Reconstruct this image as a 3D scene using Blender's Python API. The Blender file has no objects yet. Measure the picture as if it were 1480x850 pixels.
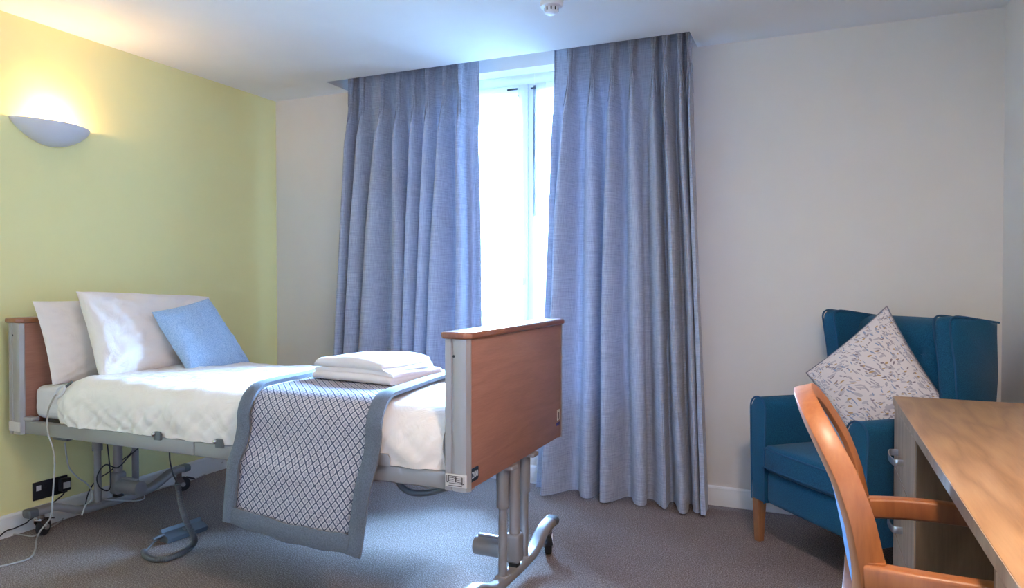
import bpy, bmesh, math, random
from mathutils import Vector, Matrix, noise
random.seed(7)
S = bpy.context.scene
COL = S.collection
R = math.radians

# ------------------------------------------------------------------ camera
CAM = Vector((3.407, -3.794, 1.170)); FPX = 1017.0
YAW, PITCH = R(23.443), R(-1.014)
cd = bpy.data.cameras.new('camera'); cd.sensor_width = 36; cd.lens = 36 * FPX / 1480
cd.clip_start = 0.02
co = bpy.data.objects.new('camera', cd); COL.objects.link(co)
co.location = CAM; co.rotation_euler = (R(90) + PITCH, 0, YAW)
S.camera = co
_F = Vector((-math.sin(YAW) * math.cos(PITCH), math.cos(YAW) * math.cos(PITCH), math.sin(PITCH)))
_R = Vector((math.cos(YAW), math.sin(YAW), 0)); _U = _R.cross(_F)


def P(px, py, x=None, y=None, z=None):
    """photo pixel -> point on the plane x=, y= or z= it lies on"""
    d = _F + _R * ((px - 740) / FPX) - _U * ((py - 425) / FPX)
    if x is not None: t = (x - CAM.x) / d.x
    elif y is not None: t = (y - CAM.y) / d.y
    else: t = (z - CAM.z) / d.z
    return CAM + d * t


# ------------------------------------------------------------------ world, light, exposure
S.view_settings.view_transform = 'Standard'; S.view_settings.look = 'None'
S.view_settings.gamma = 1; S.view_settings.use_curve_mapping = False
S.view_settings.exposure = 0.10
wd = bpy.data.worlds.new('sky'); S.world = wd; wd.use_nodes = True
bg = wd.node_tree.nodes['Background']
bg.inputs[0].default_value = (0.29, 0.55, 1.0, 1); bg.inputs[1].default_value = 900.0

HC = 2.40          # ceiling height
RX = 4.174         # right wall
FY = -4.75         # wall behind the camera
WX0, WX1, WZ0, WZ1 = 1.02, 2.56, 0.48, 2.41     # window opening

pl = bpy.data.lights.new('window_portal', 'AREA'); pl.shape = 'RECTANGLE'
pl.size = WX1 - WX0; pl.size_y = WZ1 - WZ0; pl.cycles.is_portal = True
po = bpy.data.objects.new('window_portal', pl); COL.objects.link(po)
po.location = ((WX0 + WX1) / 2, 0.27, (WZ0 + WZ1) / 2); po.rotation_euler = (R(-90), 0, 0)

LAMP_CEILING = (3.62, -2.85)
CEIL_W, SCONCE_W = 37.0, 10.0


# ------------------------------------------------------------------ materials
def srgb(r, g, b):
    f = lambda c: ((c / 255 + 0.055) / 1.055) ** 2.4 if c > 10 else c / 255 / 12.92
    return (f(r), f(g), f(b), 1)


def newmat(name):
    m = bpy.data.materials.new(name); m.use_nodes = True
    nt = m.node_tree
    return m, nt, nt.nodes['Principled BSDF']


def N(nt, t, **kw):
    n = nt.nodes.new(t)
    for k, v in kw.items():
        if k in n.inputs.keys() if isinstance(k, str) else False: n.inputs[k].default_value = v
        else: setattr(n, k, v)
    return n


def coords(nt, scale=(1, 1, 1), kind='Object', rot=(0, 0, 0)):
    tc = nt.nodes.new('ShaderNodeTexCoord'); mp = nt.nodes.new('ShaderNodeMapping')
    mp.inputs['Scale'].default_value = scale; mp.inputs['Rotation'].default_value = rot
    nt.links.new(tc.outputs[kind], mp.inputs['Vector'])
    return mp.outputs['Vector']


def noise_tex(nt, vec, scale, detail=3, rough=.55, dist=0):
    n = nt.nodes.new('ShaderNodeTexNoise'); n.inputs['Scale'].default_value = scale
    n.inputs['Detail'].default_value = detail; n.inputs['Roughness'].default_value = rough
    n.inputs['Distortion'].default_value = dist
    nt.links.new(vec, n.inputs['Vector']); return n.outputs['Fac']


def ramp(nt, fac, stops):
    r = nt.nodes.new('ShaderNodeValToRGB'); e = r.color_ramp.elements
    e[0].position, e[0].color = stops[0]; e[1].position, e[1].color = stops[-1]
    for p, c in stops[1:-1]:
        k = e.new(p); k.color = c
    nt.links.new(fac, r.inputs['Fac']); return r.outputs['Color']


def bump(nt, bs, fac, strength, dist=.002):
    b = nt.nodes.new('ShaderNodeBump'); b.inputs['Strength'].default_value = strength
    b.inputs['Distance'].default_value = dist
    nt.links.new(fac, b.inputs['Height']); nt.links.new(b.outputs['Normal'], bs.inputs['Normal'])


def plain(name, col, rough=.5, metal=0, bumpscale=0, bumpstr=.1, var=.04, spec=.5, vs=None):
    m, nt, bs = newmat(name)
    bs.inputs['Roughness'].default_value = rough; bs.inputs['Metallic'].default_value = metal
    bs.inputs['Specular IOR Level'].default_value = spec
    v = coords(nt)
    f = noise_tex(nt, v, vs or 6, 3)
    a = tuple(c * (1 - var) for c in col[:3]) + (1,); b = tuple(min(1, c * (1 + var)) for c in col[:3]) + (1,)
    nt.links.new(ramp(nt, f, [(.3, a), (.7, b)]), bs.inputs['Base Color'])
    if bumpscale: bump(nt, bs, noise_tex(nt, v, bumpscale, 2), bumpstr)
    return m


def weave(name, dark, light, sx=(420, 420, 14), sz=(14, 14, 420), rough=.9, transl=0, sheen=.2, bstr=.15, lo=.35, hi=.65):
    """linen like cloth: threads in two directions of slightly different shades"""
    m, nt, bs = newmat(name)
    bs.inputs['Roughness'].default_value = rough; bs.inputs['Specular IOR Level'].default_value = .15
    bs.inputs['Sheen Weight'].default_value = sheen
    a = noise_tex(nt, coords(nt, sx), 1, 2); b = noise_tex(nt, coords(nt, sz), 1, 2)
    ad = nt.nodes.new('ShaderNodeMath'); ad.operation = 'ADD'; nt.links.new(a, ad.inputs[0]); nt.links.new(b, ad.inputs[1])
    h = nt.nodes.new('ShaderNodeMath'); h.operation = 'MULTIPLY'; h.inputs[1].default_value = .5
    nt.links.new(ad.outputs[0], h.inputs[0])
    c = ramp(nt, h.outputs[0], [(lo, dark), (hi, light)])
    nt.links.new(c, bs.inputs['Base Color']); bump(nt, bs, h.outputs[0], bstr, .001)
    if transl:
        tr = nt.nodes.new('ShaderNodeBsdfTranslucent'); nt.links.new(c, tr.inputs['Color'])
        mx = nt.nodes.new('ShaderNodeMixShader'); mx.inputs[0].default_value = transl
        out = nt.nodes['Material Output']
        nt.links.new(bs.outputs[0], mx.inputs[1]); nt.links.new(tr.outputs[0], mx.inputs[2])
        nt.links.new(mx.outputs[0], out.inputs['Surface'])
    return m


def wood(name, c0, c1, c2, scale=(30, 2, 30), big=(3, .5, 3), rough=.4, coat=0, bstr=.05, fine=.5):
    m, nt, bs = newmat(name)
    bs.inputs['Roughness'].default_value = rough; bs.inputs['Coat Weight'].default_value = coat
    bs.inputs['Coat Roughness'].default_value = .2
    f = noise_tex(nt, coords(nt, scale), 3, 4, .6)
    g = noise_tex(nt, coords(nt, big), 2, 2, .5)
    mt = nt.nodes.new('ShaderNodeMath'); mt.operation = 'MULTIPLY'; mt.inputs[1].default_value = 9
    nt.links.new(g, mt.inputs[0])
    fr = nt.nodes.new('ShaderNodeMath'); fr.operation = 'PINGPONG'; fr.inputs[1].default_value = 1
    nt.links.new(mt.outputs[0], fr.inputs[0])
    mx = nt.nodes.new('ShaderNodeMix'); mx.inputs[0].default_value = fine
    nt.links.new(fr.outputs[0], mx.inputs[2]); nt.links.new(f, mx.inputs[3])
    nt.links.new(ramp(nt, mx.outputs[0], [(.15, c0), (.5, c1), (.85, c2)]), bs.inputs['Base Color'])
    bump(nt, bs, f, bstr, .001)
    return m


def emit(name, col, s):
    m = bpy.data.materials.new(name); m.use_nodes = True; nt = m.node_tree; nt.nodes.clear()
    e = nt.nodes.new('ShaderNodeEmission'); e.inputs[0].default_value = col; e.inputs[1].default_value = s
    o = nt.nodes.new('ShaderNodeOutputMaterial'); nt.links.new(e.outputs[0], o.inputs[0]); return m


def carpet_mat():
    m, nt, bs = newmat('carpet'); bs.inputs['Roughness'].default_value = 1; bs.inputs['Specular IOR Level'].default_value = .05
    v = coords(nt)
    f = noise_tex(nt, v, 190, 3, .75); g = noise_tex(nt, v, 2.5, 3)
    c = ramp(nt, f, [(.34, srgb(84, 71, 66)), (.5, srgb(130, 114, 107)), (.66, srgb(182, 165, 157))])
    c2 = ramp(nt, g, [(.3, (.88, .88, .88, 1)), (.7, (1, 1, 1, 1))])
    mx = nt.nodes.new('ShaderNodeMix'); mx.data_type = 'RGBA'; mx.blend_type = 'MULTIPLY'; mx.inputs[0].default_value = 1
    nt.links.new(c, mx.inputs[6]); nt.links.new(c2, mx.inputs[7])
    nt.links.new(mx.outputs[2], bs.inputs['Base Color']); bump(nt, bs, f, .6, .004)
    return m


def lattice_mat():
    """bed runner: dark diamond lattice with a small four-petal motif in each diamond"""
    m, nt, bs = newmat('runner_lattice'); bs.inputs['Roughness'].default_value = .85
    bs.inputs['Specular IOR Level'].default_value = .2
    tc = nt.nodes.new('ShaderNodeTexCoord'); sp = nt.nodes.new('ShaderNodeSeparateXYZ')
    nt.links.new(tc.outputs['UV'], sp.inputs[0])

    def M(op, a, b=None):
        n = nt.nodes.new('ShaderNodeMath'); n.operation = op
        for i, v in enumerate((a, b)):
            if v is None: continue
            if isinstance(v, (int, float)): n.inputs[i].default_value = v
            else: nt.links.new(v, n.inputs[i])
        return n.outputs[0]
    u = M('DIVIDE', sp.outputs[0], .031); v = M('DIVIDE', sp.outputs[1], .033)
    a = M('FRACT', M('ADD', u, v)); b = M('FRACT', M('ADD', M('SUBTRACT', u, v), 100.0))
    da = M('ABSOLUTE', M('SUBTRACT', a, .5)); db = M('ABSOLUTE', M('SUBTRACT', b, .5))   # .5 at lattice lines
    line = M('GREATER_THAN', M('MAXIMUM', da, db), .405)
    # petals: along diagonals of each cell, and a rim
    rad = M('SQRT', M('ADD', M('MULTIPLY', da, da), M('MULTIPLY', db, db)))
    pet = M('MULTIPLY', M('LESS_THAN', M('MINIMUM', da, db), .075), M('LESS_THAN', rad, .33))
    pet2 = M('MULTIPLY', M('LESS_THAN', M('ABSOLUTE', M('SUBTRACT', da, db)), .06), M('LESS_THAN', rad, .30))
    motif = M('MAXIMUM', pet, pet2)
    def mixc(fac, c1, c2):
        x = nt.nodes.new('ShaderNodeMix'); x.data_type = 'RGBA'; nt.links.new(fac, x.inputs[0])
        for i, c in ((6, c1), (7, c2)):
            if isinstance(c, tuple): x.inputs[i].default_value = c
            else: nt.links.new(c, x.inputs[i])
        return x.outputs[2]
    c = mixc(motif, srgb(198, 189, 190), srgb(150, 143, 152))
    c = mixc(line, c, srgb(76, 80, 98))
    nt.links.new(c, bs.inputs['Base Color'])
    bump(nt, bs, M('SUBTRACT', 1.0, line), .25, .001)
    return m


def leaf_print_mat():
    """cushion print: small curved brush strokes in grey, blue and ochre on off white"""
    m, nt, bs = newmat('brush_print'); bs.inputs['Roughness'].default_value = .9
    bs.inputs['Specular IOR Level'].default_value = .15
    tc = nt.nodes.new('ShaderNodeTexCoord')
    nz = nt.nodes.new('ShaderNodeTexNoise'); nz.inputs['Scale'].default_value = 6; nt.links.new(tc.outputs['UV'], nz.inputs['Vector'])
    prev = None; base = srgb(222, 213, 212)
    for i, (rot, sc, col, th, off) in enumerate([(.45, (105, 30, 1), srgb(164, 156, 164), .17, 0), (-.35, (92, 26, 1), srgb(186, 178, 184), .19, 3.3),
                                            (.5, (80, 25, 1), srgb(136, 150, 178), .11, 7.1), (-.4, (84, 27, 1), srgb(180, 146, 106), .11, 11.7),
                                            (-.45, (88, 27, 1), srgb(134, 120, 126), .11, 17.3)]):
        mp = nt.nodes.new('ShaderNodeMapping'); mp.inputs['Rotation'].default_value = (0, 0, rot + .75)
        mp.inputs['Scale'].default_value = (1, 1, 1); mp.inputs['Location'].default_value = (off, off * .7, 0)
        ad = nt.nodes.new('ShaderNodeMixRGB'); ad.blend_type = 'ADD'; ad.inputs[0].default_value = .10
        nt.links.new(tc.outputs['UV'], ad.inputs[1]); nt.links.new(nz.outputs['Color'], ad.inputs[2])
        nt.links.new(ad.outputs[0], mp.inputs['Vector'])
        m2 = nt.nodes.new('ShaderNodeMapping'); m2.inputs['Scale'].default_value = sc; nt.links.new(mp.outputs[0], m2.inputs['Vector'])
        vo = nt.nodes.new('ShaderNodeTexVoronoi'); vo.inputs['Scale'].default_value = 1; vo.inputs['Randomness'].default_value = 1
        nt.links.new(m2.outputs[0], vo.inputs['Vector'])
        lt = nt.nodes.new('ShaderNodeMath'); lt.operation = 'LESS_THAN'; lt.inputs[1].default_value = th * 1.75
        nt.links.new(vo.outputs['Distance'], lt.inputs[0])
        mx = nt.nodes.new('ShaderNodeMix'); mx.data_type = 'RGBA'; nt.links.new(lt.outputs[0], mx.inputs[0])
        if prev is None: mx.inputs[6].default_value = base
        else: nt.links.new(prev, mx.inputs[6])
        mx.inputs[7].default_value = col; prev = mx.outputs[2]
    nt.links.new(prev, bs.inputs['Base Color'])
    return m


def voile_mat():
    m = bpy.data.materials.new('voile'); m.use_nodes = True; nt = m.node_tree; nt.nodes.clear()
    t = nt.nodes.new('ShaderNodeBsdfTransparent'); t.inputs[0].default_value = (1, 1, 1, 1)
    l = nt.nodes.new('ShaderNodeBsdfTranslucent'); l.inputs[0].default_value = (.92, .92, .92, 1)
    d = nt.nodes.new('ShaderNodeBsdfDiffuse'); d.inputs[0].default_value = (.9, .9, .9, 1)
    a = nt.nodes.new('ShaderNodeMixShader'); b = nt.nodes.new('ShaderNodeMixShader'); o = nt.nodes.new('ShaderNodeOutputMaterial')
    f = noise_tex(nt, coords(nt, (500, 500, 30)), 1, 2)
    r = nt.nodes.new('ShaderNodeMapRange'); r.inputs[3].default_value = .16; r.inputs[4].default_value = .24; nt.links.new(f, r.inputs[0])
    a.inputs[0].default_value = .35; nt.links.new(l.outputs[0], a.inputs[1]); nt.links.new(d.outputs[0], a.inputs[2])
    nt.links.new(r.outputs[0], b.inputs[0]); nt.links.new(t.outputs[0], b.inputs[1]); nt.links.new(a.outputs[0], b.inputs[2])
    nt.links.new(b.outputs[0], o.inputs[0]); return m


def pane_mat():
    m = bpy.data.materials.new('window_glass'); m.use_nodes = True; nt = m.node_tree; nt.nodes.clear()
    t = nt.nodes.new('ShaderNodeBsdfTransparent'); t.inputs[0].default_value = (.95, .97, .97, 1)
    g = nt.nodes.new('ShaderNodeBsdfGlossy'); g.inputs['Roughness'].default_value = .02
    fr = nt.nodes.new('ShaderNodeFresnel'); fr.inputs[0].default_value = 1.45
    x = nt.nodes.new('ShaderNodeMixShader'); o = nt.nodes.new('ShaderNodeOutputMaterial')
    nt.links.new(fr.outputs[0], x.inputs[0]); nt.links.new(t.outputs[0], x.inputs[1]); nt.links.new(g.outputs[0], x.inputs[2])
    nt.links.new(x.outputs[0], o.inputs[0]); return m


def sheet_mat(name, col):
    m, nt, bs = newmat(name); bs.inputs['Roughness'].default_value = .85; bs.inputs['Specular IOR Level'].default_value = .2
    bs.inputs['Sheen Weight'].default_value = .15; bs.inputs['Base Color'].default_value = col
    v = coords(nt)
    f = noise_tex(nt, v, 9, 4, .6, 1.2); bump(nt, bs, f, .25, .02)
    return m


MAT = dict(
    wall=plain('wall_paint', srgb(232, 226, 220), .9, bumpscale=180, bumpstr=.06, var=.01, spec=.2),
    yellow=plain('yellow_paint', srgb(243, 231, 166), .9, bumpscale=180, bumpstr=.06, var=.01, spec=.2),
    ceiling=plain('ceiling_paint', srgb(240, 240, 240), .95, bumpscale=160, bumpstr=.04, var=.01, spec=.1),
    trim=plain('gloss_white_paint', srgb(236, 234, 232), .35, var=.01),
    upvc=plain('white_upvc', srgb(240, 242, 244), .35, var=.01),
    gasket=plain('black_gasket', srgb(22, 26, 32), .6, var=.02),
    carpet=carpet_mat(),
    curtain=weave('blue_linen', srgb(132, 136, 158), srgb(206, 208, 218), (520, 520, 13), (11, 11, 480), transl=.07, bstr=.12, lo=.30, hi=.70),
    voile=voile_mat(), glass=pane_mat(),
    grey=plain('grey_powder_coat', srgb(146, 139, 137), .42, .25, bumpscale=400, bumpstr=.05, var=.02),
    silver=plain('silver_extrusion', srgb(162, 153, 150), .4, .35, var=.02),
    dgrey=plain('dark_grey_plastic', srgb(86, 88, 92), .45, var=.03),
    deck=plain('deck_steel', srgb(70, 72, 76), .6, .2, var=.03),
    black=plain('black_plastic', srgb(20, 21, 24), .45, var=.03),
    rubber=plain('black_rubber', srgb(28, 28, 30), .75, var=.05),
    chrome=plain('chrome', srgb(205, 205, 210), .12, 1, var=.01),
    brushed=plain('brushed_steel', srgb(190, 192, 198), .28, 1, bumpscale=300, bumpstr=.03, var=.02),
    cable=plain('grey_cable', srgb(168, 160, 152), .5, var=.03),
    cablew=plain('pale_cable', srgb(196, 192, 186), .5, var=.03),
    coil=plain('coil_grey', srgb(84, 85, 88), .5, var=.03),
    beech=wood('beech_laminate', srgb(140, 92, 74), srgb(156, 104, 84), srgb(168, 116, 95), (8, 5, 90), (1.5, .7, 5), .42, 0, .03, .75),
    beechcap=wood('stained_cap', srgb(112, 62, 38), srgb(138, 80, 50), srgb(152, 92, 60), (30, 3, 30), (3, .6, 3), .3, .3),
    oak=wood('oak_laminate', srgb(142, 100, 62), srgb(166, 121, 79), srgb(180, 136, 92), (70, 4, 70), (4.2, .75, 4), .42, 0, .05, .5),
    oakface=wood('oak_drawer', srgb(150, 120, 98), srgb(172, 142, 118), srgb(186, 156, 130), (60, 60, 4), (4, 4, .8), .45, 0, .05, .6),
    carcass=wood('shade_darkened_carcass', srgb(98, 72, 50), srgb(116, 87, 62), srgb(128, 98, 72), (60, 60, 4), (4, 4, .8), .5, 0, .05, .6),  # oak darkened in its colour for the shade in the kneehole
    chairwood=wood('chair_beech', srgb(130, 71, 31), srgb(152, 87, 41), srgb(166, 101, 51), (40, 40, 5), (4, 4, 1), .42, .06, .03, .75),
    legwood=wood('leg_beech', srgb(130, 82, 50), srgb(150, 98, 62), srgb(164, 112, 74), (50, 50, 5), (5, 5, 1), .4, .1, .03, .7),
    teal=weave('teal_wool', srgb(13, 60, 87), srgb(29, 91, 121), (520, 520, 520), (260, 260, 260), sheen=.1, bstr=.25),
    piping=plain('teal_piping', srgb(16, 70, 104), .8, var=.05),
    blueseat=weave('blue_seat_cloth', srgb(22, 66, 112), srgb(44, 100, 152), (500, 500, 500), (260, 260, 260), bstr=.25),
    sheet=sheet_mat('white_cotton', srgb(242, 231, 223)),
    fitted=sheet_mat('pale_fitted_sheet', srgb(224, 216, 216)),
    skyblue=weave('sky_blue_linen', srgb(130, 158, 190), srgb(182, 203, 224), (300, 300, 300), (140, 140, 500), bstr=.2),
    lattice=lattice_mat(),
    border=weave('slate_border', srgb(80, 84, 92), srgb(110, 114, 122), (900, 200, 900), (200, 900, 200), bstr=.1),
    towel=plain('terry_towel', srgb(244, 234, 232), 1, bumpscale=420, bumpstr=.8, var=.01, spec=.05),
    cushion=leaf_print_mat(),
    pipegrey=plain('grey_piping', srgb(120, 118, 128), .8, var=.05),
    ceramic=plain('white_ceramic', srgb(226, 228, 236), .5, var=.01),
    plastic=plain('white_plastic', srgb(228, 228, 232), .4, var=.01),
    sticker=plain('sticker_paper', srgb(206, 196, 190), .5, var=.02),
    navy=plain('navy_badge', srgb(14, 36, 60), .35, var=.02),
    purple=plain('purple_strip', srgb(48, 40, 104), .4, var=.02),
    ink=plain('ink', srgb(84, 72, 70), .6, var=.02),
    badgetext=plain('badge_print', srgb(196, 204, 214), .4, var=.01),
    paving=plain('pale_paving', srgb(196, 194, 188), .9, var=.06),
    bulb=emit('bulb_glow', (1, .72, .42, 1), 30.0),
    diffuser=emit('lamp_diffuser', (1, .80, .62, 1), 3.0),
)


# ------------------------------------------------------------------ building helpers
def link(o, parent=None):
    COL.objects.link(o)
    if parent is not None: o.parent = parent
    return o


OFFS = {}


def thing(name, label, cat, loc=(0, 0, 0), rotz=0, group=None, world=False):
    """Empty at a thing's base. world=True: its parts are given in room coordinates."""
    o = bpy.data.objects.new(name, None); o.empty_display_size = .05
    COL.objects.link(o); o.location = loc; o.rotation_euler = (0, 0, rotz)
    tag(o, label, cat, group)
    if world: OFFS[o] = Vector(loc)
    return o


def tag(o, label=None, cat=None, group=None, kind=None):
    if label: o['label'] = label
    if cat: o['category'] = cat
    if group: o['group'] = group
    if kind: o['kind'] = kind
    return o


def finish(name, bm, mat, parent=None, smooth=35, tri=False):
    bmesh.ops.recalc_face_normals(bm, faces=bm.faces)
    me = bpy.data.meshes.new(name); bm.to_mesh(me); bm.free()
    me.materials.append(MAT[mat] if isinstance(mat, str) else mat)
    if smooth is not None:
        for p in me.polygons: p.use_smooth = True
        me.set_sharp_from_angle(angle=R(smooth))
    o = bpy.data.objects.new(name, me); link(o, parent)
    if parent in OFFS: o.location = -OFFS[parent]
    return o


def B(): return bmesh.new()


def add_box(bm, x, y, z, bev=0, seg=2, mat=None):
    r = bmesh.ops.create_cube(bm, size=1)
    vs = r['verts']
    for v in vs:
        v.co = Vector(((x[0] + x[1]) / 2 + v.co.x * (x[1] - x[0]), (y[0] + y[1]) / 2 + v.co.y * (y[1] - y[0]), (z[0] + z[1]) / 2 + v.co.z * (z[1] - z[0])))
    if bev:
        es = list({e for v in vs for e in v.link_edges})
        bmesh.ops.bevel(bm, geom=es, offset=bev, segments=seg, affect='EDGES', profile=.5)
    if mat is not None:
        bmesh.ops.transform(bm, matrix=mat, verts=bm.verts)
    return bm


def box(name, x, y, z, mat, parent=None, bev=.003, seg=2):
    return finish(name, add_box(B(), x, y, z, bev, seg), mat, parent)


def catmull(pts, n=8, closed=False):
    pts = [Vector(p) for p in pts]
    if len(pts) < 3 and not closed: return pts
    out = []; L = len(pts); rng = L if closed else L - 1
    for i in range(rng):
        if closed: p0, p1, p2, p3 = pts[i - 1], pts[i], pts[(i + 1) % L], pts[(i + 2) % L]
        else:
            p1, p2 = pts[i], pts[i + 1]
            p0 = pts[i - 1] if i else p1 * 2 - p2
            p3 = pts[i + 2] if i + 2 < L else p2 * 2 - p1
        for k in range(n):
            t = k / n
            out.append(.5 * ((2 * p1) + (p2 - p0) * t + (2 * p0 - 5 * p1 + 4 * p2 - p3) * t * t + (3 * p1 - p0 - 3 * p2 + p3) * t ** 3))
    if not closed: out.append(pts[-1])
    return out


def add_sweep(bm, path, prof, closed=False, up=None, scale=None):
    """sweep a closed 2D profile [(a,b)] along path; up = fixed reference for the b axis"""
    n = len(path); rings = []; prev = None
    for i, p in enumerate(path):
        if closed: t = path[(i + 1) % n] - path[i - 1]
        else: t = path[min(i + 1, n - 1)] - path[max(i - 1, 0)]
        t.normalize()
        if up is not None: u = Vector(up(i) if callable(up) else up)
        elif prev is None: u = Vector((0, 0, 1)) if abs(t.z) < .9 else Vector((1, 0, 0))
        else: u = prev
        u = (u - t * u.dot(t)).normalized(); a = t.cross(u); prev = u
        s = scale(i / max(1, n - 1)) if scale else 1
        if not isinstance(s, tuple): s = (s, s)
        rings.append([bm.verts.new(p + a * q[0] * s[0] + u * q[1] * s[1]) for q in prof])
    m = len(prof)
    for i in range(n if closed else n - 1):
        r0, r1 = rings[i], rings[(i + 1) % n]
        for j in range(m): bm.faces.new((r0[j], r0[(j + 1) % m], r1[(j + 1) % m], r1[j]))
    if not closed:
        bm.faces.new(rings[0][::-1]); bm.faces.new(rings[-1])
    return bm


def circ(r, n=10, ry=None): return [(r * math.cos(2 * math.pi * i / n), (ry or r) * math.sin(2 * math.pi * i / n)) for i in range(n)]


def rrect(w, h, r, k=3):
    out = []
    for cx, cy, a0 in ((w / 2 - r, h / 2 - r, 0), (-w / 2 + r, h / 2 - r, 90), (-w / 2 + r, -h / 2 + r, 180), (w / 2 - r, -h / 2 + r, 270)):
        for i in range(k + 1):
            a = R(a0 + 90 * i / k); out.append((cx + r * math.cos(a), cy + r * math.sin(a)))
    return out


def tube(name, pts, r, mat, parent=None, n=8, seg=10, smooth=True):
    path = catmull(pts, n) if smooth else [Vector(p) for p in pts]
    return finish(name, add_sweep(B(), path, circ(r, seg)), mat, parent, 50)


def add_cyl(bm, a, b, r, seg=20, r2=None, bev=0):
    a, b = Vector(a), Vector(b)
    path = [a, b]; sc = None
    if bev:
        d = (b - a).normalized(); path = [a, a + d * bev * .3, a + d * bev, b - d * bev, b - d * bev * .3, b]
        sc = [1 - bev / r, 1 - .3 * bev / r, 1, 1, 1 - .3 * bev / r, 1 - bev / r]
        return add_sweep(bm, path, circ(r, seg), scale=lambda t: sc[round(t * 5)])
    return add_sweep(bm, path, circ(r, seg), scale=(lambda t: 1 + t * ((r2 / r) - 1)) if r2 else None)


def cyl(name, a, b, r, mat, parent=None, seg=20, r2=None, bev=0):
    return finish(name, add_cyl(B(), a, b, r, seg, r2, bev), mat, parent)


def prism(name, poly, axis, lo, hi, mat, parent=None, bev=0, seg=2, smooth=35):
    """polygon in the two other axes, extruded along axis"""
    bm = B(); mk = {'x': lambda p, t: (t, p[0], p[1]), 'y': lambda p, t: (p[0], t, p[1]), 'z': lambda p, t: (p[0], p[1], t)}[axis]
    a = [bm.verts.new(mk(p, lo)) for p in poly]; b = [bm.verts.new(mk(p, hi)) for p in poly]
    n = len(poly)
    bm.faces.new(a); bm.faces.new(b[::-1])
    for i in range(n): bm.faces.new((a[i], a[(i + 1) % n], b[(i + 1) % n], b[i]))
    if bev:
        es = [e for e in bm.edges if e.is_valid and (set(e.verts) <= set(a) or set(e.verts) <= set(b))]
        bmesh.ops.bevel(bm, geom=es, offset=bev, segments=seg, affect='EDGES', profile=.5)
    return finish(name, bm, mat, parent, smooth)


def lathe(name, prof, centre, mat, parent=None, seg=32, axis='z'):
    bm = B(); c = Vector(centre); rings = []
    for r, h in prof:
        ring = []
        for i in range(seg):
            a = 2 * math.pi * i / seg
            ring.append(bm.verts.new(c + Vector((r * math.cos(a), r * math.sin(a), h))))
        rings.append(ring)
    for i in range(len(prof) - 1):
        for j in range(seg): bm.faces.new((rings[i][j], rings[i][(j + 1) % seg], rings[i + 1][(j + 1) % seg], rings[i + 1][j]))
    bm.faces.new(rings[0][::-1]); bm.faces.new(rings[-1])
    return finish(name, bm, mat, parent, 40)


def grid(name, f, nu, nv, mat, parent=None, thick=0, uv=None, closed_u=False, smooth=60):
    """surface from f(u,v); thick = solidify inwards; uv(u,v) in metres"""
    bm = B(); V = [[bm.verts.new(f(i / nu, j / nv)) for j in range(nv + 1)] for i in range(nu + 1)]
    lay = bm.loops.layers.uv.new('uv') if uv else None
    for i in range(nu):
        for j in range(nv):
            fa = bm.faces.new((V[i][j], V[i + 1][j], V[i + 1][j + 1], V[i][j + 1]))
            if uv:
                for lp, (a, b) in zip(fa.loops, ((i, j), (i + 1, j), (i + 1, j + 1), (i, j + 1))): lp[lay].uv = uv(a / nu, b / nv)
    if thick: shell(bm, V, thick)
    return finish(name, bm, mat, parent, smooth)


def shell(bm, V, thick):
    """give the open grid V a second skin, thick behind its normals, and close the rim"""
    bm.normal_update(); nu, nv = len(V) - 1, len(V[0]) - 1
    W = [[bm.verts.new(v.co - v.normal * thick) for v in row] for row in V]
    for i in range(nu):
        for j in range(nv): bm.faces.new((W[i][j], W[i][j + 1], W[i + 1][j + 1], W[i + 1][j]))
    rim = [(i, 0) for i in range(nu)] + [(nu, j) for j in range(nv)] + [(i, nv) for i in range(nu, 0, -1)] + [(0, j) for j in range(nv, 0, -1)]
    for (a, b), (c, d) in zip(rim, rim[1:] + rim[:1]): bm.faces.new((V[a][b], W[a][b], W[c][d], V[c][d]))


def nz(x, y, z=0, s=1.0): return noise.noise(Vector((x * s, y * s, z * s)))


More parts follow.
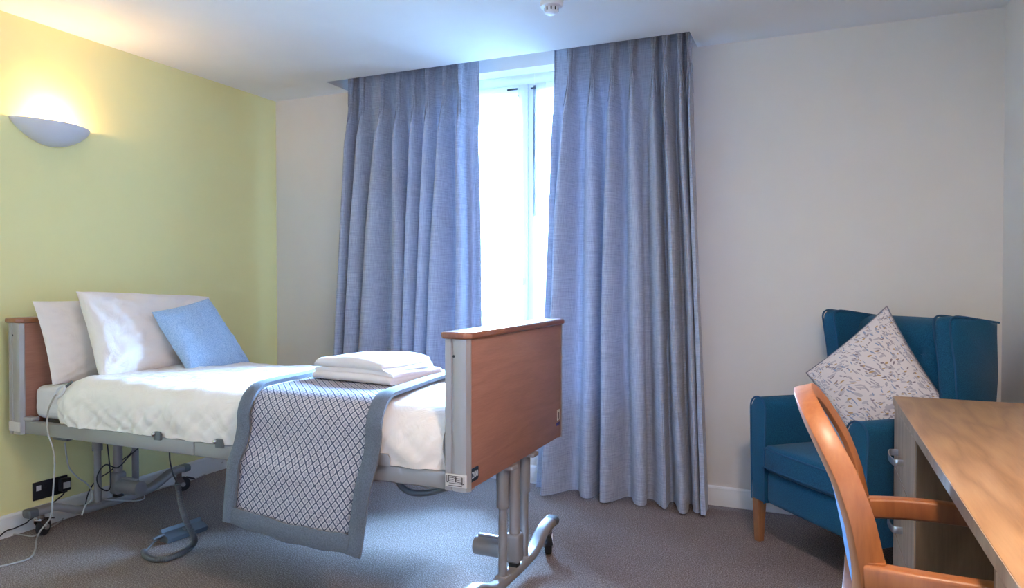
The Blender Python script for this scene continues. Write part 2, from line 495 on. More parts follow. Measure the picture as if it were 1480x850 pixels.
def pillow(name, corners, T, mat, label=None, cat='pillow', group=None, parent=None, n=34, pinch=.05, wr=.008, wf=9, pw=.42, seed=0, ear=.0, uvs=None, back=None, sag=0):
    """soft cushion: corners bl, br, tr, tl (front view), thickness T; bulges to both sides"""
    bl, br, tr, tl = [Vector(c) for c in corners]
    nrm = ((br - bl).cross(tl - bl)).normalized()
    W = (br - bl).length; H = (tl - bl).length
    bm = B(); lay = bm.loops.layers.uv.new('uv')
    sides = []
    for s in (1, -1):
        g = []
        for i in range(n + 1):
            row = []
            for j in range(n + 1):
                u, v = -math.cos(math.pi * i / n), -math.cos(math.pi * j / n)
                u = u * .6 + (i / n * 2 - 1) * .4; v = v * .6 + (j / n * 2 - 1) * .4
                uu = u * (1 - pinch * (1 - v * v)); vv = v * (1 - pinch * (1 - u * u))
                p = bl * (1 - uu) * (1 - vv) / 4 + br * (1 + uu) * (1 - vv) / 4 + tr * (1 + uu) * (1 + vv) / 4 + tl * (1 - uu) * (1 + vv) / 4
                e = max(0, (1 - u * u)) * max(0, (1 - v * v))
                t = T * .5 * e ** pw * (1 + sag * (-v))
                if s < 0 and back is not None: t *= back
                edge = min(1, e * 6)
                w = nz(u * W * .5 + seed, v * H * .5, seed * 1.7 + s, wf) * .6 + nz(u * W * 1.5 + seed * 3, v * H * .4, s, wf * 1.7) * .4
                # creases that run out of the corners
                r = math.hypot(1 - abs(u), 1 - abs(v)); w += .9 * math.exp(-r * 3) * math.sin(math.atan2(1 - abs(v), 1 - abs(u)) * 14 + seed)
                w += .55 * max(0, 1 - 6 * abs(nz(u * W * 5 + v * 1.4 + seed, v * H * 9 - u * 2.2, seed))) - .6 * max(0, 1 - 6 * abs(nz(u * W * 4 - v * .6 + seed * 2, v * H * 12 + u * 1.2, seed + 5)))
                t += wr * w * edge
                if i in (0, n) or j in (0, n): t = 0
                row.append(p + nrm * t * s)
            g.append(row)
        sides.append(g)
    V0 = [[bm.verts.new(p) for p in r] for r in sides[0]]
    V1 = [[V0[i][j] if i in (0, n) or j in (0, n) else bm.verts.new(sides[1][i][j]) for j in range(n + 1)] for i in range(n + 1)]
    for V, s in ((V0, 1), (V1, -1)):
        for i in range(n):
            for j in range(n):
                idx = [(i, j), (i + 1, j), (i + 1, j + 1), (i, j + 1)]
                if s < 0: idx = idx[::-1]
                f = bm.faces.new([V[a][b] for a, b in idx])
                for lp, (a, b) in zip(f.loops, idx): lp[lay].uv = (a / n * W, b / n * H)
    rim = [V0[i][0].co.copy() for i in range(n)] + [V0[n][j].co.copy() for j in range(n)] + [V0[i][n].co.copy() for i in range(n, 0, -1)] + [V0[0][j].co.copy() for j in range(n, 0, -1)]
    o = finish(name, bm, mat, parent, 80)
    if label: tag(o, label, cat, group)
    return o, rim, nrm


# ================================================================== THE ROOM
def struct(o): return tag(o, kind='structure')


struct(box('floor', (-.12, RX + .12), (FY - .12, 0.30), (-.10, 0), 'carpet', bev=0))
# ceiling slab with the curtain slot left open along the window wall
SX0, SX1, SY = .622, 2.822, -.25
bm = B()
add_box(bm, (-.12, RX + .12), (FY - .12, SY), (HC, HC + .22))
add_box(bm, (-.12, SX0), (SY, .12), (HC, HC + .22))
add_box(bm, (SX1, RX + .12), (SY, .12), (HC, HC + .22))
add_box(bm, (-.12, RX + .12), (FY - .12, .32), (HC + .22, HC + .30))
struct(finish('ceiling', bm, 'ceiling', smooth=None))
struct(box('wall_left', (-.12, 0), (FY - .12, 0.32), (0, HC + .25), 'yellow', bev=0))
struct(box('wall_right', (RX, RX + .12), (FY - .12, .32), (0, HC + .25), 'wall', bev=0))
struct(box('wall_front', (0, RX), (FY - .12, FY), (0, HC + .25), 'wall', bev=0))
bm = B()
add_box(bm, (0, WX0), (0, .30), (0, HC + .25)); add_box(bm, (WX1, RX), (0, .30), (0, HC + .25))
add_box(bm, (WX0, WX1), (0, .30), (0, WZ0)); add_box(bm, (WX0, WX1), (0, .30), (WZ1, HC + .25))
struct(finish('wall_back', bm, 'wall', smooth=None))


def baseboard(name, a, b, n):
    a, b, n = Vector(a), Vector(b), Vector(n)
    prof = [(0, 0), (.018, 0), (.018, .070), (.015, .078), (.015, .090), (.010, .098), (.004, .100), (0, .100)]
    bm = B()
    r = [[bm.verts.new(p + n * q[0] + Vector((0, 0, q[1]))) for q in prof] for p in (a, b)]
    for j in range(len(prof) - 1): bm.faces.new((r[0][j], r[0][j + 1], r[1][j + 1], r[1][j]))
    bm.faces.new(r[0]); bm.faces.new(r[1][::-1])
    return struct(finish(name, bm, 'trim', smooth=30))


baseboard('baseboard_left', (0, FY, 0), (0, 0, 0), (1, 0, 0))
baseboard('baseboard_back', (.018, 0, 0), (RX, 0, 0), (0, -1, 0))
baseboard('baseboard_right', (RX, -.018, 0), (RX, FY, 0), (-1, 0, 0))

# window: white frame, two casements, glass, gasket lines
win = bpy.data.objects.new('window_1', None); COL.objects.link(win); struct(win)
WY = .13


def frame_ring(name, x, z, w, y, mat, parent):
    bm = B()
    add_box(bm, (x[0], x[0] + w), y, z, .004); add_box(bm, (x[1] - w, x[1]), y, z, .004)
    add_box(bm, (x[0] + w, x[1] - w), y, (z[0], z[0] + w), .004); add_box(bm, (x[0] + w, x[1] - w), y, (z[1] - w, z[1]), .004)
    return finish(name, bm, mat, parent)


frame_ring('window_frame', (WX0, WX1), (WZ0, WZ1), .06, (WY, WY + .07), 'upvc', win)
MX = 1.84
box('mullion', (MX - .03, MX + .03), (WY + .001, WY + .069), (WZ0 + .06, WZ1 - .06), 'upvc', win, .004)
for x0, x1 in ((WX0 + .062, MX - .032), (MX + .032, WX1 - .062)):
    c = frame_ring('casement', (x0, x1), (WZ0 + .062, WZ1 - .062), .055, (WY - .012, WY + .05), 'upvc', win)
    box('pane', (x0 + .05, x1 - .05), (WY + .015, WY + .021), (WZ0 + .11, WZ1 - .11), 'glass', c, 0)
    frame_ring('gasket', (x0 + .053, x1 - .053), (WZ0 + .115, WZ1 - .115), .006, (WY - .013, WY + .012), 'gasket', c)
    h = box('window_handle', ((x1 - .04 if x0 < 1.5 else x0 + .01), (x1 - .01 if x0 < 1.5 else x0 + .04)), (WY - .04, WY - .013), (1.15, 1.19), 'upvc', c, .006)
box('window_sill', (WX0 + .002, WX1 - .002), (.005, WY), (WZ0, WZ0 + .025), 'trim', win, .004)
box('seal_strip', (1.846, 1.862), (WY - .004, WY + .002), (1.56, 2.34), 'gasket', win, 0)
# paving and sky outside
struct(tag(box('ground_outside', (-14, 18), (.31, 26), (-.25, -.12), 'paving', bev=0)))

# ================================================================== CURTAINS
def curtain(name, label, pins, xe_top, xe_bot, seed, zt=2.565, zb=.012, base=-.125):
    """pinch-pleated curtain: pins = x of each pinch at the heading"""
    nodes = [xe_top[0]] + pins + [xe_top[1]]
    K = len(pins)
    zpin = 2.315
    rnd = random.Random(seed)
    amp = [rnd.uniform(.55, 1.3) for _ in range(K + 2)]
    skew = [rnd.choice((-1, 1)) * rnd.uniform(.16, .40) for _ in range(K + 2)]
    dr = [rnd.uniform(-.016, .016) for _ in range(K + 2)]

    def f(u, v):
        ph = u * (K + 1)                      # pinch i at ph = i+1 ; edges at 0 and K+1
        i = min(int(ph), K); fr = ph - i
        zz = zt + (zb - zt) * v
        lowf = max(0, min(1, (zpin - zz) / .95)); lowf = lowf * lowf * (3 - 2 * lowf)
        lowa = max(0, min(1, (zpin + .03 - zz) / .34)); lowa = lowa * lowa * (3 - 2 * lowa)
        drop = max(0, (zpin - zz) / zpin)
        x = nodes[i] * (1 - fr) + nodes[i + 1] * fr
        t = (x - xe_top[0]) / (xe_top[1] - xe_top[0])
        xb = xe_bot[0] + t * (xe_bot[1] - xe_bot[0])
        x = x * (1 - drop) + xb * drop + (dr[i] * (1 - fr) + dr[i + 1] * fr) * drop * 1.6
        sp = nodes[i + 1] - nodes[i]
        c = .5 + .5 * math.cos(2 * math.pi * ph)           # 1 at pinches
        if i == 0 and fr < .5: c *= .35 if True else 1
        if i == K and fr > .5: c *= .35
        d = zz - zpin
        p = 1.35 + 9 * math.exp(-(d / .06) ** 2) + (3.5 if d > 0 else 3.5 * (1 - lowa))
        a = (amp[i] * (1 - fr) + amp[i + 1] * fr)
        A = .050 + lowa * (.066 * a + .040 * drop)
        y = base + .045 - A * c ** p + .012 * nz(x, zz * .35, seed, 5) * lowf
        x += sp * lowf * (.070 * math.sin(4 * math.pi * ph) + .07 * math.sin(2 * math.pi * ph)) * (.8 + .5 * nz(i, zz, seed, .7))
        j = int(round(ph))
        if 0 < j <= K: x += skew[j] * sp * c ** 1.3 * lowf * (.4 + .9 * drop)
        x += .012 * nz(ph * .5, zz * .7, seed + 3, 1.3) * lowf
        # triple fingers of each pinch above the knot
        if d > -.02:
            y -= .006 * math.exp(-((fr if fr < .5 else 1 - fr) / .12) ** 2) * math.cos(min(fr, 1 - fr) * 75)
        return Vector((x, min(y, -.022), zz))
    o = grid(name, f, (K + 1) * 26, 96, 'curtain', thick=.0025)
    # three stitched fingers and a knot at every pinch
    for i in range(K):
        g0 = lambda z_: f((i + 1) / (K + 1), (zt - z_) / (zt - zb))
        bm = B()
        for k in (-1, 0, 1):
            pts = []
            for z_, sx, dy in ((2.56, .017, .000), (2.50, .014, -.004), (2.42, .010, -.010), (2.35, .006, -.014), (2.318, .0035, -.013), (2.27, .008, -.008), (2.20, .013, .000), (2.12, .017, .012)):
                q = g0(z_); pts.append(q + Vector((k * sx, dy + .004 * abs(k), 0)))
            add_sweep(bm, catmull(pts, 4), circ(.0055, 8, .016), up=(0, 1, 0), scale=lambda t: 1 if t < .62 else max(.15, 1 - (t - .62) * 2.2))
        finish('pinch_pleat', bm, 'curtain', o, 60)
    # a stitched knot at the foot of every pinch
    for i, px in enumerate(pins):
        q = f((i + 1) / (K + 1), (zt - zpin) / (zt - zb))
        bm = B(); bmesh.ops.create_icosphere(bm, subdivisions=2, radius=.013)
        for v_ in bm.verts: v_.co = Vector((v_.co.x * .8, v_.co.y * .7, v_.co.z * 1.7)) + q + Vector((0, -.006, 0))
        finish('pleat_knot', bm, 'curtain', o)
    tag(o, label, 'curtain', 'window curtains')
    return o


px2x = lambda l, py: [P(p, py, y=-.15).x for p in l]
curtain('curtain', 'blue-grey linen pleated curtain behind the bed, on the yellow wall side of the window',
        px2x([507, 523, 552, 575, 597, 617, 642, 664], 130), (.662, 1.590), (.520, 1.615), 3)
curtain('curtain', 'blue-grey linen pleated curtain hanging to the floor between the footboard and the armchair',
        px2x([823, 855, 884, 912, 944, 961, 982, 996], 88), (2.055, 2.806), (1.990, 2.905), 8)


def voile(name, label, x0, x1, gap_side):
    def f(u, v):
        zz = 2.39 + (.515 - 2.39) * v
        b = x1 - gap_side[0] * math.exp(-((zz - 2.0) / .22) ** 2) if gap_side[1] > 0 else x1
        a = x0 + gap_side[0] * math.exp(-((zz - 2.0) / .22) ** 2) if gap_side[1] < 0 else x0
        x = a + (b - a) * u
        return Vector((x, .055 + .010 * math.sin(x * 62) * min(1, v * 6 + .3), zz))
    o = grid(name, f, 90, 30, 'voile')
    return tag(o, label, 'curtain', 'sheer voile panels')


va_ = voile('voile_curtain', 'sheer white voile panel at the bright window, nearer the yellow wall', WX0 + .02, 1.883, (.010, 1))
vb_ = voile('voile_curtain', 'sheer white voile panel at the bright window, beside the curtain nearer the armchair', 1.884, WX1 - .02, (.002, -1))

for par, a, b in ((va_, (733, 130), (748, 128)), (vb_, (767, 127.5), (774, 126.5))):
    q0, q1 = P(*a, y=.035), P(*b, y=.035)
    box('header_gap', (q0.x, q1.x), (.034, .040), (q0.z - .006, q0.z + .004), 'gasket', par, 0)  # thin dark boxes standing in for the gaps along the voile header

# ================================================================== BED
NY, FYB = -1.80, -.895          # near and far side of the end boards
bed = thing('care_bed', 'raised adjustable care bed with grey steel frame and brown wooden end boards', 'bed', (1.23, -1.34, 0), world=True)


def end_board(x0, x1, zb, zt, outer, part, is_foot):
    """part > panel faces, aluminium posts, cap; outer = +1 if the outside faces +x"""
    panel = box(part, (x0 + .006, x1 - .004), (NY + .012, FYB - .012), (zb + .004, zt), 'beech', bed, .004)
    for y, s in ((NY, 1), (FYB, -1)):
        # extruded end post: rounded section with two shallow grooves along its outer face
        w = x1 - x0
        prof = [(x0, y + s * .050), (x0, y + s * .012), (x0 + .008, y), (x0 + w * .30, y), (x0 + w * .33, y + s * .004), (x0 + w * .36, y + s * .004),
                (x0 + w * .39, y), (x0 + w * .62, y - s * .003), (x0 + w * .80, y - s * .003), (x1 - .010, y), (x1, y + s * .014), (x1, y + s * .018), (x1 - .006, y + s * .018), (x1 - .006, y + s * .050)]
        po_ = prism('post', prof, 'z', zb, zt, 'silver', panel, smooth=25)
        cyl('screw_hole', (x0 + w * .42, y + s * .006, zt - .055), (x0 + w * .42, y - s * .0015, zt - .055), .0045, 'black', panel, 12)
        # pale safety sticker with bed pictogram at the foot of the post
        sx0, sx1 = x0 + w * .10, x0 + w * .93
        st = box('sticker', (sx0, sx1), (y - s * .0045 if s > 0 else y, y if s > 0 else y - s * .0045), (zb + .014, zb + .056), 'sticker', panel, .001)
        if is_foot and s > 0:
            bm = B(); yy = (y - .0055, y - .004); k = (sx1 - sx0) / .076; X = lambda q: sx0 + q * k
            zz = zb + .014
            def bar(a, b, c, d): add_box(bm, (X(a), X(b)), yy, (zz + c, zz + d))
            bar(.005, .007, .015, .038); bar(.005, .010, .014, .017); bar(.066, .068, .012, .036); bar(.063, .068, .011, .014)
            bar(.011, .0135, .016, .038); bar(.059, .062, .010, .034)
            for q in (.018, .024, .030): bar(.0135, .030, q, q + .0022); bar(.044, .060, q - .002, q + .0002)
            bar(.0135, .060, .035, .037); bar(.035, .040, .017, .033); bar(.031, .044, .029, .031); bar(.0135, .060, .012, .0135)
            bar(.012, .060, .004, .006)
            finish('pictogram', bm, 'ink', panel, None)
    # wooden cap with clipped corners and rounded edges
    a, b, c, d = x0 - .008, x1 + .008, NY - .012, FYB + .012
    poly = [(a + .012, c), (b - .022, c), (b, c + .02), (b, d - .02), (b - .02, d), (a + .012, d), (a, d - .012), (a, c + .012)]
    cap = prism('cap', poly, 'z', zt + .0005, zt + .023, 'beechcap', panel, .007, 3)
    for y in (NY + .13, FYB - .13):
        cyl('screw_cap', ((x0 + x1) / 2 - .02, y, zt + .02), ((x0 + x1) / 2 - .02, y, zt + .0255), .009, 'black', panel, 16)
    return panel


head = end_board(.072, .165, .487, .985, -1, 'headboard', False)
foot = end_board(2.300, 2.393, .495, .985, 1, 'footboard', True)
# badge reading 200 on the outside of the footboard
bx = 2.3885
bd = prism('badge', [(-1.783, .523), (-1.738, .523), (-1.730, .530), (-1.730, .566), (-1.783, .566)], 'x', bx, bx + .0045, 'navy', foot, .0008, 1)
tx = bpy.data.curves.new('badge_number', 'FONT'); tx.body = '200'; tx.size = .030; tx.extrude = .0004; tx.align_x = 'CENTER'; tx.align_y = 'CENTER'
to = bpy.data.objects.new('badge_number', tx); COL.objects.link(to)
dg = bpy.context.evaluated_depsgraph_get(); tm = bpy.data.meshes.new_from_object(to.evaluated_get(dg)); bpy.data.objects.remove(to)
tm.materials.append(MAT['badgetext'])
to = bpy.data.objects.new('badge_number', tm); link(to, foot)
to.matrix_local = Matrix.Translation((bx + .0048, -1.757, .5445)) @ Matrix(((0, 0, 1, 0), (1, 0, 0, 0), (0, 1, 0, 0), (0, 0, 0, 1)))
stk = box('sticker', (bx, bx + .0025), (-.962, -.930), (.575, .620), 'sticker', foot, .0008)
box('pictogram', (bx + .002, bx + .0032), (-.952, -.944), (.582, .610), 'ink', foot, 0)
box('sticker', (bx, bx + .0025), (-.970, -.925), (.553, .566), 'purple', foot, .0008)

# side rails in two lengths, deck, cross members
for y0, y1 in ((-1.785, -1.755), (-.940, -.910)):
    for xa, xb in ((.150, 1.1845), (1.1875, 2.305)):
        r = finish('side_rail', add_box(B(), (xa, xb), (y0, y1), (.490, .548), .006, 3), 'grey', bed)
box('mattress_deck', (.20, 2.27), (-1.73, -.965), (.535, .552), 'deck', bed, .004)
for x in (.30, .75, 1.25, 1.75, 2.20): box('cross_bar', (x - .02, x + .02), (-1.754, -.941), (.495, .534), 'grey', bed, .004)
box('rail_bracket', (.150, .215), (-1.790, -1.752), (.5485, .566), 'silver', bed, .004)
for x in (.985, 1.312):
    bk = box('mattress_stop', (x - .002, x + .034), (-1.799, -1.7855), (.538, .572), 'dgrey', bed, .003)
    finish('bolt', (lambda b: (bmesh.ops.create_uvsphere(b, u_segments=12, v_segments=8, radius=.009), bmesh.ops.translate(b, vec=(x + .002, -1.801, .562), verts=b.verts), b)[2])(B()), 'chrome', bk)
prism('mattress_stop', [(2.035, .549), (2.095, .549), (2.095, .578), (2.086, .590), (2.044, .590), (2.035, .578)], 'y', -1.801, -1.795, 'grey', bed, .002)
tube('retaining_handle', [(2.06, -1.70, .492), (2.075, -1.70, .455), (2.12, -1.70, .436), (2.19, -1.70, .445), (2.255, -1.70, .47), (2.28, -1.70, .494)], .011, 'dgrey', bed)
box('control_box', (1.02, 1.22), (-1.60, -1.40), (.45, .494), 'dgrey', bed, .01)
box('control_box', (.26, .36), (-1.73, -1.60), (.46, .494), 'dgrey', bed, .008)


def caster(x, y, ang, parent):
    """swivel caster: housing plate, fork, wheel, brake tab"""
    m = Matrix.Translation((x, y, 0)) @ Matrix.Rotation(R(ang), 4, 'Z')
    T = lambda p: m @ Vector(p)
    k = finish('caster', add_cyl(B(), T((0, 0, .078)), T((0, 0, .104)), .018, 16), 'chrome', parent)
    for s in (-1, 1):
        bm = B(); poly = [(-.018, .085), (.014, .085), (.034, .048), (.030, .030), (.016, .032), (-.016, .068)]
        a = [bm.verts.new(T((p[0], s * .017 - .0015, p[1]))) for p in poly]; b = [bm.verts.new(T((p[0], s * .017 + .0015, p[1]))) for p in poly]
        bm.faces.new(a); bm.faces.new(b[::-1])
        for i in range(len(poly)): bm.faces.new((a[i], a[(i + 1) % len(poly)], b[(i + 1) % len(poly)], b[i]))
        finish('fork', bm, 'chrome', k)
    finish('fork_crown', add_box(B(), (-.02, .017), (-.0185, .0185), (.074, .087), .004, 2, m), 'chrome', k)
    finish('wheel', add_cyl(B(), T((.022, -.0135, .040)), T((.022, .0135, .040)), .0395, 28, bev=.006), 'rubber', k)
    finish('wheel_hub', add_cyl(B(), T((.022, -.0215, .040)), T((.022, .0215, .040)), .012, 16), 'silver', k)
    finish('brake_tab', add_box(B(), (.018, .062), (-.015, .015), (.080, .086), .002, 2, m @ Matrix.Rotation(R(18), 4, 'Y')), 'black', k)
    return k


def lift_unit(x, inward):
    """bowed floor beam on two casters, two telescopic columns, actuator with sideways motor"""
    pts = [(x, -1.765, .122), (x, -1.70, .122), (x, -1.645, .118), (x, -1.56, .082), (x, -1.49, .064), (x, -1.30, .060), (x, -1.16, .064), (x, -1.09, .082), (x, -1.01, .116), (x, -.955, .122), (x, -.905, .122)]
    beam = finish('floor_beam', add_sweep(B(), catmull(pts, 8), rrect(.058, .036, .016, 4), up=(0, 0, 1)), 'grey', bed, 50)
    for y, e in ((-1.768, -1), (-.902, 1)):
        finish('end_cap', add_sweep(B(), [Vector((x, y + e * d, .122)) for d in (-.03, 0, .006, .009)], rrect(.061, .039, .016, 4), up=(0, 0, 1), scale=lambda t: 1 if t < .7 else .82), 'dgrey', beam)
    caster(x, -1.715, 115, beam); caster(x, -.955, -65 if inward < 0 else 60, beam)
    for y in (-1.432, -1.222):
        c = cyl('column', (x, y, .075), (x, y, .47), .0165, 'grey', bed, 20)
        finish('column_sleeve', add_cyl(B(), (x, y, .335), (x, y, .50), .0235, 24, bev=.002), 'grey', c)
        finish('column_foot', add_box(B(), (x - .024, x + .024), (y - .024, y + .024), (.066, .082), .006), 'silver', c)
        finish('column_bracket', add_box(B(), (x - .03, x + .051), (y - .028, y + .028), (.480, .4955), .004), 'silver', c)
    y = -1.322
    a = cyl('actuator', (x, y, .16), (x, y, .50), .0215, 'silver', bed, 24)
    finish('gear_housing', add_box(B(), (x - .032, x + .030), (y - .030, y + .030), (.092, .205), .014, 3), 'grey', a)
    m0, m1 = x + inward * .02, x + inward * .165
    finish('motor', add_cyl(B(), (m0, y, .135), (m1, y, .135), .037, 28, bev=.004), 'grey', a)
    finish('motor_rib', add_box(B(), (min(m0, m1) + .012, max(m0, m1) - .02), (y - .008, y + .008), (.170, .182), .003), 'grey', a)
    finish('clevis', add_box(B(), (x - .018, x + .018), (y - .02, y + .02), (.066, .093), .004), 'black', a)
    return beam


lift_unit(.150, 1)
lift_unit(2.345, -1)

# ------------------------------------------------------------------ mattress, duvet, pillows
MY0, MY1 = -1.752, -.930


def rounded_profile(y0, y1, z0, z1, r, n):
    """open profile from near bottom over the top to far bottom, arc-length sampled"""
    pts = [Vector((y0, z0))]
    for k in range(9):
        a = math.pi - k / 8 * math.pi / 2; pts.append(Vector((y0 + r + r * math.cos(a), z1 - r + r * math.sin(a))))
    for k in range(9):
        a = math.pi / 2 - k / 8 * math.pi / 2; pts.append(Vector((y1 - r + r * math.cos(a), z1 - r + r * math.sin(a))))
    pts.append(Vector((y1, z0)))
    L = [0]
    for a, b in zip(pts, pts[1:]): L.append(L[-1] + (b - a).length)
    out = []
    for i in range(n + 1):
        s = L[-1] * i / n; j = 0
        while j < len(L) - 2 and L[j + 1] < s: j += 1
        t = (s - L[j]) / max(1e-9, L[j + 1] - L[j]); p = pts[j].lerp(pts[j + 1], t); d = (pts[j + 1] - pts[j]).normalized()
        out.append((p, Vector((-d.y, d.x)), s))
    return out


def mattress():
    bm = B(); add_box(bm, (.170, 2.290), (MY0, MY1), (.553, .702), .035, 4)
    bmesh.ops.subdivide_edges(bm, edges=bm.edges[:], cuts=5, use_grid_fill=True)
    for v in bm.verts:
        s = abs(nz(v.co.x * 1.0, v.co.z * 3, v.co.y, 8)); v.co += Vector((0, -.004 * s, .004 * s))
    o = finish('mattress', bm, 'fitted', None, 60)
    return tag(o, 'single mattress in a pale fitted sheet on the grey bed frame', 'mattress')


mattress()
DP = rounded_profile(-1.782, -.905, .550, .738, .085, 110)
DX0, DX1 = .375, 2.288


def duvet_pt(u, v):
    p, n, s = DP[min(110, int(round(v * 110)))]
    x = DX0 + (DX1 - DX0) * u
    # small turn-up at the pillow end and at the foot
    puff = .020 * math.exp(-((u - .0) / .03) ** 2) * -1 + (-.012) * math.exp(-((1 - u) / .02) ** 2)
    side = max(0, min(1, (.70 - p.y) / .10)) if p.x < -1.3 else 0
    top = 1 - side
    # long soft creases: drapes on the side, shallow ripples on top
    w = 0
    if p.x < -1.3:
        ph = x * 20 + 5 * nz(x, p.y, 0, 3) + (p.y - .56) * 14
        ph2 = x * 47 + 4 * nz(x, p.y, 3, 5) + (p.y - .56) * -16
        w += side * (.016 * nz(ph, p.y * 2, 1, .55) + .010 * nz(ph2, p.y * 3, 2, .5) + .009 * math.sin(math.pi * min(1, max(0, (p.y - .56) / .15))))
    rdg = lambda a, b, c_: max(0, 1 - 5 * abs(nz(a, b, c_)))
    if p.x < -1.3: w += (.25 + .75 * side) * (.007 * rdg(x * 9 + (p.y - .56) * 10, p.y * 4, 3) - .008 * rdg(x * 13 - (p.y - .56) * 13, p.y * 3, 8))
    else: w += .003 * rdg(x * 5, p.x * 3, 2)
    w += .010 * nz(x, p.x, p.y, 3.2) + .006 * nz(x * 1.5, p.x * .8, 5, 7) + .0035 * nz(x * 1.2, p.x * 2.4, 9, 14)
    cr = .016 * math.sin(math.pi * min(1, max(0, (p.x + 1.78) / .87)))    # crowned
    q = Vector((p.x, p.y)) + n * (w + puff)
    return Vector((x, q.x, max(.5495, q.y + cr * top)))


o = grid('duvet', duvet_pt, 230, 110, 'sheet', thick=-.006, smooth=80)
tag(o, 'plain white duvet spread over the bed from pillows to footboard', 'duvet')

pillow('pillow', [(.262, -1.06, .702), (.285, -1.740, .708), (.205, -1.772, 1.082), (.200, -1.03, 1.085)][1::-1] + [(.200, -1.03, 1.085), (.205, -1.772, 1.082)],
       .130, 'sheet', 'white pillow propped directly against the wooden headboard, furthest back', 'pillow', 'white bed pillows', seed=2.1, wr=.012, back=.35, pinch=.03)
pillow('pillow', [(.480, -1.655, .722), (.470, -.935, .712), (.312, -.885, 1.085), (.318, -1.650, 1.125)],
       .235, 'sheet', 'plump white pillow between the rear pillow and the blue cushion', 'pillow', 'white bed pillows', seed=5.4, wr=.020, back=.6, pinch=.03, wf=9)
o, rim, _ = pillow('cushion', [P(276, 545, x=.675), P(363, 527, x=.675), P(301, 431, x=.525), P(219, 451, x=.525)],
       .115, 'skyblue', 'plain sky blue square cushion leaning on the white pillows', 'cushion', seed=1.3, wr=.009, pinch=.045)

# ------------------------------------------------------------------ bed runner
RP = rounded_profile(-1.806, -.880, .285, .768, .105, 150)
RL = RP[-1][2]


def runner_pt(u, v, lift=0, ext=0):
    vv = max(0, min(1, v)); f = vv * 150; i = min(149, int(f)); t = f - i
    p = RP[i][0].lerp(RP[i + 1][0], t); n = RP[i][1].lerp(RP[i + 1][1], t).normalized(); s = vv * RL
    on_side = max(0, min(1, (.66 - p.y) / .15)) if p.x < -1.3 else 0
    xl = 1.455 - .10 * (p.x + 1.8) - .045 * on_side * (.66 - p.y) / .36; xr = 2.065 - .125 * (p.x + 1.8) - .075 * on_side * (.66 - p.y) / .36
    x = xl + (xr - xl) * u
    drop = -.034 * u + .003 * math.sin(u * 9) + .002 * math.sin(u * 23)
    hang = on_side * on_side
    q = Vector((p.x, p.y)) + n * (lift + .012 * nz(x, s, 4, 3.5) * (1 if on_side > 0 else .25))
    side_low = max(0, (.62 - p.y) / .34) if p.x < -1.3 else 0
    return Vector((x, q.x - .020 * hang + .012 * math.sin(x * 7) * hang, q.y + drop * side_low * 1.5))


BW = .055
ru0, ru1, rv0 = .066, .925, .028
runner = tag(grid('bed_runner', lambda u, v: runner_pt(ru0 + (ru1 - ru0) * u, rv0 + (1 - 2 * rv0) * v), 60, 130, 'lattice', thick=.010,
                  uv=lambda u, v: (u * .52, v * RL * .91)), 'grey diamond-patterned bed runner with slate border draped over the bed', 'bed runner')


def border(u0, u1, v0, v1, nu, nv):
    def f(u, v):
        U = u0 + (u1 - u0) * u; V = v0 + (v1 - v0) * v
        e = min(u, 1 - u) if (u1 - u0) < (v1 - v0) else min(v, 1 - v)
        return runner_pt(U, V, .004 + .005 * math.sin(math.pi * e))
    return grid('border', f, nu, nv, 'border', runner, thick=-.016)


border(-.008, ru0 + .002, 0, 1, 6, 140); border(ru1 - .002, 1.008, 0, 1, 6, 140)
border(ru0 - .004, ru1 + .004, 0, rv0 + .002, 60, 6); border(ru0 - .004, ru1 + .004, 1 - rv0, 1, 60, 6)

